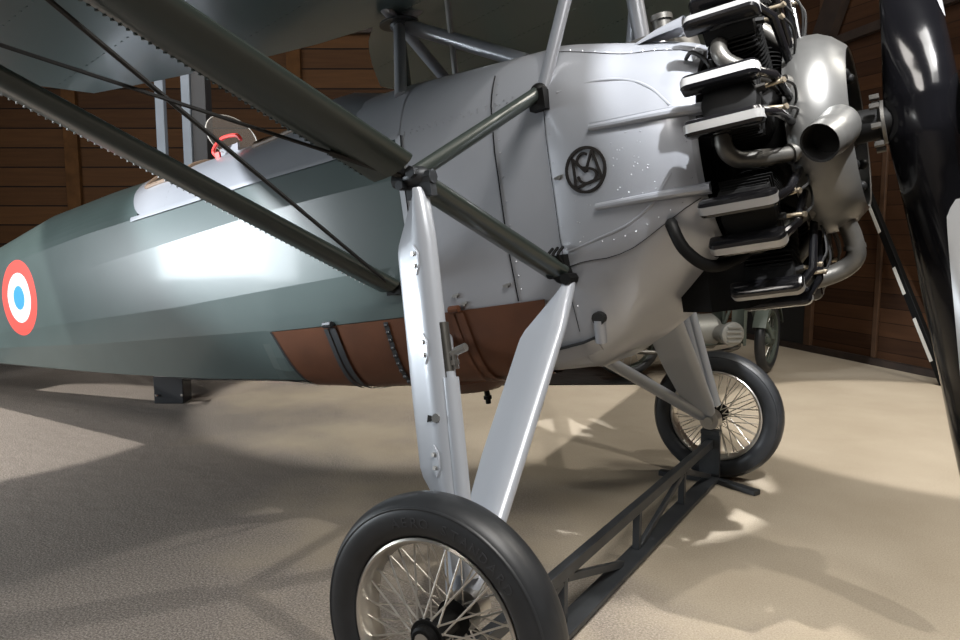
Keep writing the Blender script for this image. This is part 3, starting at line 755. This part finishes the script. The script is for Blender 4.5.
# ---- wheels
TR = .35; BR = .055
WY = 1.3344
sgp = lambda v, p: math.copysign(abs(v)**p, v)
def wheel_rim():
    mb = MB()
    mb.lathe((0, 0, 0), (0, 1, 0), [(-.043, .236), (-.047, .241), (-.043, .247), (-.036, .244), (-.026, .232), (.026, .232), (.036, .244), (.043, .247), (.047, .241), (.043, .236), (.024, .226), (-.024, .226), (-.043, .236)], 72)
    return mb
def add_wheel(y, near):
    w = wheel_rim().build('wheel', M['chrome'], AIR, OFF+V((0, y, 0)))
    mb = MB(); prof = [(BR*1.12*sgp(math.sin(a), .80), TR-BR+BR*sgp(math.cos(a), .92)) for a in [2*PI*k/44 for k in range(45)]]
    mb.lathe((0, 0, 0), (0, 1, 0), prof, 96)
    for sg in (-1, 1):
        mb.lathe((0, 0, 0), (0, 1, 0), [(sg*.0565, .322), (sg*.0575, .325), (sg*.0555, .3285), (sg*.050, .330)], 96)
    tyre = sub(mb, 'tyre', M['rubber'], w, ang=60)
    mb = MB(); mb.lathe((0, 0, 0), (0, 1, 0), [(-.085, .001), (-.085, .030), (-.080, .036), (-.066, .038), (-.066, .048), (-.055, .050), (-.050, .040), (-.045, .03), (.045, .03), (.05, .04), (.055, .05), (.066, .048), (.066, .03), (.08, .03), (.08, .001)], 32)
    hub = sub(mb, 'hub', M['satin'], w)
    i = 0
    for side in (-1, 1):
        for k in range(28):
            a = 2*PI*(k+.25*side)/28; lean = .16*(1 if k % 2 else -1)
            h = V((.045*math.cos(a-lean*2.5), side*.060, .045*math.sin(a-lean*2.5))); e = V((.227*math.cos(a+lean*.1), side*.016, .227*math.sin(a+lean*.1)))
            mb = MB(); mb.tube([h, e], .0027, 6); sub(mb, 'spoke', M['chrome'], w)
    if near:
        mb = MB()
        text = 'AERO STANDARD'; a0 = 100; step = 5.9
        for i, ch in enumerate(text):
            if ch == ' ':
                sub(mb, 'sidewall_lettering', M['letter'], w); mb = MB(); continue
            cu = bpy.data.curves.new('sidewall_text', 'FONT'); cu.body = ch; cu.size = .036; cu.extrude = .0008; cu.align_x = 'CENTER'; cu.resolution_u = 2
            t = bpy.data.objects.new('sidewall_text', cu); C.objects.link(t)
            bpy.context.view_layer.update()
            me = t.to_mesh(); ang = math.radians(a0 - step*i)
            er = V((math.cos(ang), 0, math.sin(ang))); et = V((math.sin(ang), 0, -math.cos(ang))); rb = .279
            vs = []
            for v in me.vertices:
                rr = rb+v.co.y; cs = min(1, abs((rr-(TR-BR))/BR))**(1/.92); yy = BR*1.12*(1-cs*cs)**.40
                vs.append(er*rr + et*v.co.x + V((0, -(yy+.0006+v.co.z*1.0), 0)))
            mb.add(vs, [tuple(p.vertices) for p in me.polygons])
            t.to_mesh_clear(); bpy.data.objects.remove(t); bpy.data.curves.remove(cu)
        sub(mb, 'sidewall_lettering', M['letter'], w)
    return w
add_wheel(-WY, True); add_wheel(WY, False)

# ------------------------------------------------------------------ lattice axle stand under the gear
ST_ = empty('lattice_axle_stand', 'long dark steel lattice trestle on the floor between the two aeroplane wheels', 'stand', (0, 0, 0))
y0, y1 = -1.22, 1.22; zt_, zb_ = .215, .025
mb = MB(); mb.bar((0.0, y0, zt_), (0.0, y1, zt_), .035, .045); mb.build('top_rail', M['stand'], ST_, bevel=.003)
mb = MB(); mb.bar((.012, y0, zb_), (.012, y1, zb_), .085, .020); mb.build('bottom_rail', M['stand'], ST_, bevel=.003)
for y in (-.62, 0.10, .72): mb = MB(); mb.bar((0, y, zb_+.01), (0, y, zt_-.02), .03, .03); mb.build('upright', M['stand'], ST_, bevel=.002)
for a, b in ((-1.2, -.64), (-.08, -.60), (.12, .70) , (1.2, .74)):
    mb = MB(); mb.bar((0.005, a, zb_+.012), (0.005, b, zt_-.025), .02, .028); mb.build('diagonal', M['stand'], ST_, bevel=.002)
for y in (y0, y1):
    mb = MB(); mb.prism([(-.055, y-.012, 0.0), (.055, y-.012, 0), (.05, y-.012, .27), (-.05, y-.012, .27)], (0, .024, 0)); mb.box((0, y, .278), (.10, .05, .025)); mb.build('end_post', M['stand'], ST_, bevel=.002)
    for a, b in (((.05, y, .014), (.27, y-.09, .014)), ((-.05, y, .014), (-.27, y-.02, .014))):
        mb = MB(); mb.bar(a, b, .05, .026); mb.build('foot', M['stand'], ST_, bevel=.002)

# ------------------------------------------------------------------ setting
CAM = V((1.05, -2.852, 1.353)); YAW = .552
h = V((-math.sin(YAW), math.cos(YAW), 0)); r = V((math.cos(YAW), math.sin(YAW), 0))
mb = MB(); mb.box((-1, -2, -.05), (34, 34, .1)); struct(mb.build('floor', M['floor']))
corner = V((-1.11, 7.08, 0)); dR = V((.765, -.643, 0)).normalized(); nR = V((-.643, -.765, 0)).normalized()
dL = -r
def wall(name, p, d, n, length, z0, z1, m, thick=.12):
    a = math.atan2(d.y, d.x); c = p+d*(length/2)-n*(thick/2)
    mb = MB(); mb.box((0, 0, (z1-z0)/2), (length, thick, z1-z0)); o = mb.build(name, m, None, (c.x, c.y, z0)); o.rotation_euler = (0, 0, a); return struct(o)
wall('wall_left', corner, dL, -h, 15, 0, 3.78, M['planks'])
wall('wall_left', corner, dL, -h, 15, 3.78, 6.5, M['beam'])
wall('wall_right', corner, dR, nR, 12, 0, 6.5, M['planks_dark'])
mb = MB(); mb.box((-1, -2, 6.55), (34, 34, .1)); struct(mb.build('ceiling', M['beam']))
def flush(name, p, d, n, w, dep, z0, z1, m, off=0):   # an upright standing against a wall
    a = math.atan2(d.y, d.x); c = p+n*(dep/2+off)
    mb = MB(); mb.box((0, 0, (z1-z0)/2), (w, dep, z1-z0)); o = mb.build(name, m, None, (c.x, c.y, z0), bevel=.006); o.rotation_euler = (0, 0, a); return o
def on_left(px): # distance along the left wall from the corner
    return corner + dL*px
k = 1
for s in (5.62, 8.36, 11.2, 2.7):
    struct(flush('trim_%d' % k, on_left(s), dL, -h, .17, .07, 0, 3.78, M['post'])); k += 1
struct(flush('trim_%d' % k, on_left(7.5), dL, -h, 15, .10, 3.70, 3.92, M['beam'])); k += 1
# baseboard, posts and door on the right wall
M['post_dark'] = mat('dark_post', (.062, .030, .014), .6, noise=(8, .3))
struct(flush('baseboard_right', corner+dR*6, dR, nR, 12, .06, 0, .07, M['beam']))
struct(flush('trim_%d' % k, corner+dR*2.02, dR, nR, .06, .03, .07, 6.5, M['post_dark'])); k += 1
struct(flush('trim_%d' % k, corner+dR*1.10, dR, nR, .10, .05, .07, 6.5, M['post_dark'])); k += 1
struct(flush('door_1', corner+dR*.53, dR, nR, 1.02, .03, .07, 2.1, M['dark']))
# diagonal timbers high on the right wall
def beam(name, a, b, w, d, m): mb = MB(); mb.bar(a, b, w, d, up=tuple(nR)); return struct(mb.build(name, m))
def onR(s, z, off=.09): return corner + dR*s + nR*off + V((0, 0, z))
beam('trim_%d' % k, onR(.80, 2.6), onR(1.45, 3.95), .26, .10, M['beam']); k += 1
beam('trim_%d' % k, onR(.5, 3.26), onR(4.2, 3.45), .09, .07, M['beam']); k += 1

# leaning black pole with white tape marks
LP = empty('leaning_pole', 'black pole with white tape marks leaning against the dark board wall behind the propeller', 'pole', onR(3.08, 0, .30))
pb = V((0, 0, .02)); base = onR(3.08, 0, .30); pt = onR(1.15, 3.0, .08) - base
mb = MB(); mb.bar(pb, pt, .075, .05, up=tuple(nR)); mb.build('pole', M['satin'], LP, bevel=.004)
for t0, t1 in ((.06, .18), (.25, .33), (.44, .60), (.66, .72)):
    mb = MB(); mb.bar(lin(pb, pt, t0)+nR*.027-dR*.02, lin(pb, pt, t1)+nR*.027-dR*.02, .032, .006, up=tuple(nR)); mb.build('tape_mark', M['white_tape'], LP)

# grey steel frame post behind the fuselage
GP = V((-4.16, .97, 0)); ga = YAW
GF = empty('steel_frame_post', 'tall grey steel frame post on a black bolted foot behind the green fuselage', 'post', GP, (0, 0, ga))
mb = MB(); mb.box((-.01, 0, .11), (.23, .18, .22)); 
for x in (-.10, .10): mb.tube([(x, -.10, .07), (x, -.112, .07)], .013, 6, mi=1)
mb.box((.16, .03, .235), (.40, .16, .03)); mb.build('foot', [M['gantry_dark'], M['steel']], GF, bevel=.006)
for x in (.0, .20): mb = MB(); mb.box((x, 0, 1.41), (.065, .06, 2.38)); mb.build('upright', M['gantry'], GF, bevel=.004)
mb = MB(); mb.box((.10, 0, 2.62), (.265, .07, .06)); mb.build('cross_bar', M['gantry'], GF, bevel=.004)
mb = MB(); mb.box((.29, .06, 1.43), (.11, .14, 2.42)); mb.build('back_post', M['gantry_dark'], GF, bevel=.004)
mb = MB(); mb.box((.19, -.05, 1.62), (.09, .04, .35)); mb.build('gusset', M['gantry'], GF, bevel=.003)

# ------------------------------------------------------------------ motorcycle beyond the far wheel
fwd = V((.75, .66, 0)).normalized(); rear = V((-.40, 4.70, .019)) - fwd*1.40; ba = math.atan2(fwd.y, fwd.x)
BK = empty('motorcycle', 'old grey-green military motorcycle parked beyond the far aeroplane wheel', 'motorcycle', rear, (0, 0, ba))
def bwheel(x, steer):
    o = MB(); o.lathe((0, 0, 0), (0, 1, 0), [(-.03, .235), (-.035, .25), (.035, .25), (.03, .235), (-.03, .235)], 48)
    w = o.build('road_wheel', M['bike'], BK, (x, 0, .33)); w.rotation_euler = (0, 0, steer)
    o = MB(); o.lathe((0, 0, 0), (0, 1, 0), [(.047*math.sin(a), .285+.047*math.cos(a)) for a in [2*PI*q/16 for q in range(17)]], 56); sub(o, 'tyre', M['rubber'], w)
    o = MB(); o.lathe((0, 0, 0), (0, 1, 0), [(-.06, .001), (-.06, .07), (-.03, .09), (.03, .09), (.06, .07), (.06, .001)], 24); sub(o, 'hub', M['bike'], w)
    for q in range(18):
        a = 2*PI*q/18; o = MB(); o.tube([(.07*math.cos(a+.4), .03*(1 if q % 2 else -1), .07*math.sin(a+.4)), (.24*math.cos(a), 0, .24*math.sin(a))], .003, 5); sub(o, 'spoke', M['steel'], w)
    o = MB(); o.loft([[V(((.35+t_)*math.cos(a), yy, (.35+t_)*math.sin(a))) for yy, t_ in ((-.065, -.04), (-.06, .0), (0, .015), (.06, 0), (.065, -.04))] for a in [math.radians(20+140*q/20) for q in range(21)]], False, False)
    sub(o, 'mudguard', M['bike'], w); return w
bwheel(0, 0); bwheel(1.40, .80)
mb = MB()
for s in (-1, 1):
    mb.tube([(.0, s*.09, .33), (.42, s*.13, .28), (.95, s*.10, .30), (1.12, s*.04, .85)], .018, 8); mb.tube([(0, s*.09, .33), (.35, s*.08, .72), (1.10, s*.02, .88)], .018, 8)
mb.build('frame', M['bike'], BK)
for s in (-1, 1):
    mb = MB(); mb.tube([(1.13, s*.08, .92), (1.40, s*.09, .33)], .022, 10); mb.build('fork_leg', M['bike'], BK)
mb = MB(); mb.loft([strm((x, 0, z), (1, 0, 0), (0, 0, 1), hh, ww) for x, z, hh, ww in ((.52, .82, .10, .10), (.6, .84, .22, .26), (.85, .87, .26, .30), (1.05, .88, .20, .22), (1.1, .88, .1, .1))], True, True); mb.build('fuel_tank', M['bike'], BK)
mb = MB(); mb.loft([[V((x, w*math.cos(a), z+.05*math.sin(a))) for a in [2*PI*q/12 for q in range(12)]] for x, w, z in ((.1, .11, .80), (.25, .15, .80), (.5, .06, .80))], True, True); mb.build('saddle', M['satin'], BK)
mb = MB(); mb.tube(bez([(1.02, -.36, 1.02), (1.06, -.2, 1.05), (1.12, 0, .98), (1.06, .2, 1.05), (1.02, .36, 1.02)], 5), .014, 8); mb.build('handlebar', M['satin'], BK)
mb = MB(); mb.lathe((.70, 0, .40), (1, 0, 0), [(-.16, .001), (-.16, .13), (-.05, .16), (.12, .165), (.18, .12), (.2, .001)], 24); mb.box((.45, 0, .36), (.22, .20, .22)); eng = mb.build('engine_block', M['bike_alu'], BK)
for s in (-1, 1):
    mb = MB()
    for q in range(7): mb.lathe((.84, s*(.17+.018*q), .40), (0, s, 0), [(0, .05), (0, .085), (.006, .085), (.006, .05)], 20)
    mb.lathe((.84, s*.17, .40), (0, s, 0), [(0, .06), (.13, .06), (.13, .075), (.19, .07), (.205, .04), (.206, .001)], 20)
    mb.lathe((.84, s*.36, .42), (0, s, 0), [(0, .11), (.03, .105), (.04, .08), (.041, .001)], 20)
    for q in range(4): mb.box((.84, s*.405, .355+.042*q), (.15-.02*abs(q-1.5), .02, .014))
    mb.build('boxer_cylinder', M['bike_alu'], BK)
    mb = MB(); mb.tube(bez([(.91, s*.27, .37), (.95, s*.26, .28), (.62, s*.22, .22), (.2, s*.17, .24), (-.35, s*.17, .27)], 5), .022, 10); mb.build('exhaust_pipe', M['pipe'], BK)
for s in (-1, 1):
    mb = MB(); mb.loft([[V((1.0+.07*math.cos(a)-.02, s*(.20+.11*math.sin(a)), z)) for a in [PI*q/10-.5*PI for q in range(11)]] for z in (.30, .45, .62)], False, False)
    mb.build('leg_shield', M['bike'], BK)
mb = MB(); mb.lathe((1.20, 0, .93), (1, 0, 0), [(-.09, .03), (-.05, .08), (.03, .095), (.045, .09), (.05, .001)], 24); mb.build('headlamp', M['bike'], BK)
mb = MB(); mb.box((.12, -.20, .52), (.36, .11, .26)); mb.box((.12, .20, .52), (.36, .11, .26)); mb.build('pannier', M['bike'], BK, bevel=.02)

mb = MB(); q_ = [V((-2.42, 2.75, 0)), V((-1.10, 3.62, 0)), V((-1.56, 4.32, 0)), V((-2.88, 3.45, 0))]  # black sheet added for the dark shade under the motorcycle
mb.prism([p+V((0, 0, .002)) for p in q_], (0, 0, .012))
tr = mb.build('shade_sheet', mat('black_shade_sheet', (.008, .008, .008), .35, 0, 0, .4, noise=(3, .5), bump=(9, .4, .02)))
tr['label'] = 'flat black sheet in place of shade on the floor under the rear of the parked motorcycle'; tr['category'] = 'shade sheet'

# ------------------------------------------------------------------ light
def spot(name, loc, tgt, power, size, blend, rad, col=(1, .95, .88)):
    l = bpy.data.lights.new(name, 'SPOT'); l.energy = power; l.spot_size = math.radians(size); l.spot_blend = blend; l.shadow_soft_size = rad; l.color = col
    o = bpy.data.objects.new(name, l); C.objects.link(o); o.location = loc; o.rotation_euler = (V(tgt)-V(loc)).to_track_quat('-Z', 'Y').to_euler(); return o
def area(name, loc, tgt, power, sx, sy, col=(1, 1, 1)):
    l = bpy.data.lights.new(name, 'AREA'); l.shape = 'RECTANGLE'; l.size = sx; l.size_y = sy; l.energy = power; l.color = col
    o = bpy.data.objects.new(name, l); C.objects.link(o); o.location = loc; o.rotation_euler = (V(tgt)-V(loc)).to_track_quat('-Z', 'Y').to_euler(); return o
spot('nose_spot', (2.5, -2.35, 5.6), (.56, -.14, 2.02), 3200, 13.7, .05, .05, (.97, .98, 1))
spot('hangar_spot', (2.2, -1.0, 6.0), (-.6, .5, 0), 420, 100, .8, .05)
spot('pool_spot', (1.3, 3.5, 6.2), (1.15, 3.3, 0), 1300, 31, .15, .04)
spot('pool_spot', (.75, -1.3, 6.0), (.56, -.62, 0), 1000, 11.5, .2, .04)
spot('pool_spot', (-5.0, -3.0, 6.0), (-4.7, -.5, 0), 1900, 26, .12, .04)
spot('pool_spot', (-3.6, 3.8, 6.0), (-2.6, 2.3, 0), 1200, 34, .2, .04)
spot('deck_spot', (-5.2, -4.6, 3.4), (-1.9, -.3, 1.78), 3400, 20, .5, .1, (.92, .96, 1))
area('overhead_soft', (2.2, -3.2, 6.0), (.2, -.6, 0), 330, 2.2, 2.2, (1, .97, .93))  # unseen area light added for soft general brightness
area('overhead_soft', (3.6, 2.6, 6.0), (1.0, 1.2, 0), 230, 2.0, 2.0, (1, .95, .86))  # second unseen area light, added to brighten the floor on the right
area('fuselage_glint_panel', (-6.15, -3.35, 1.22), (-1.9, -.4, 1.3), 175, 2.1, .95, (.88, .95, 1))  # unseen panel added to reflect in the green fuselage side
area('hall_fill', (-2.5, -6.5, 5.0), (-1.5, -1.0, .3), 340, 2.5, 2.5, (1, .94, .88))
w = bpy.data.worlds.new('hall_dusk'); sc.world = w; w.use_nodes = True
w.node_tree.nodes['Background'].inputs[0].default_value = (.9, .95, 1, 1); w.node_tree.nodes['Background'].inputs[1].default_value = .035

# ------------------------------------------------------------------ camera
cd = bpy.data.cameras.new('camera'); cd.sensor_width = 36; cd.lens = 36*766/960; cd.clip_start = .05
cam = bpy.data.objects.new('camera', cd); C.objects.link(cam); cam.location = CAM
cam.rotation_euler = (PI/2-.1167, 0, YAW); sc.camera = cam
sc.view_settings.view_transform = 'Standard'; sc.view_settings.look = 'None'; sc.view_settings.gamma = 1; sc.view_settings.exposure = 0
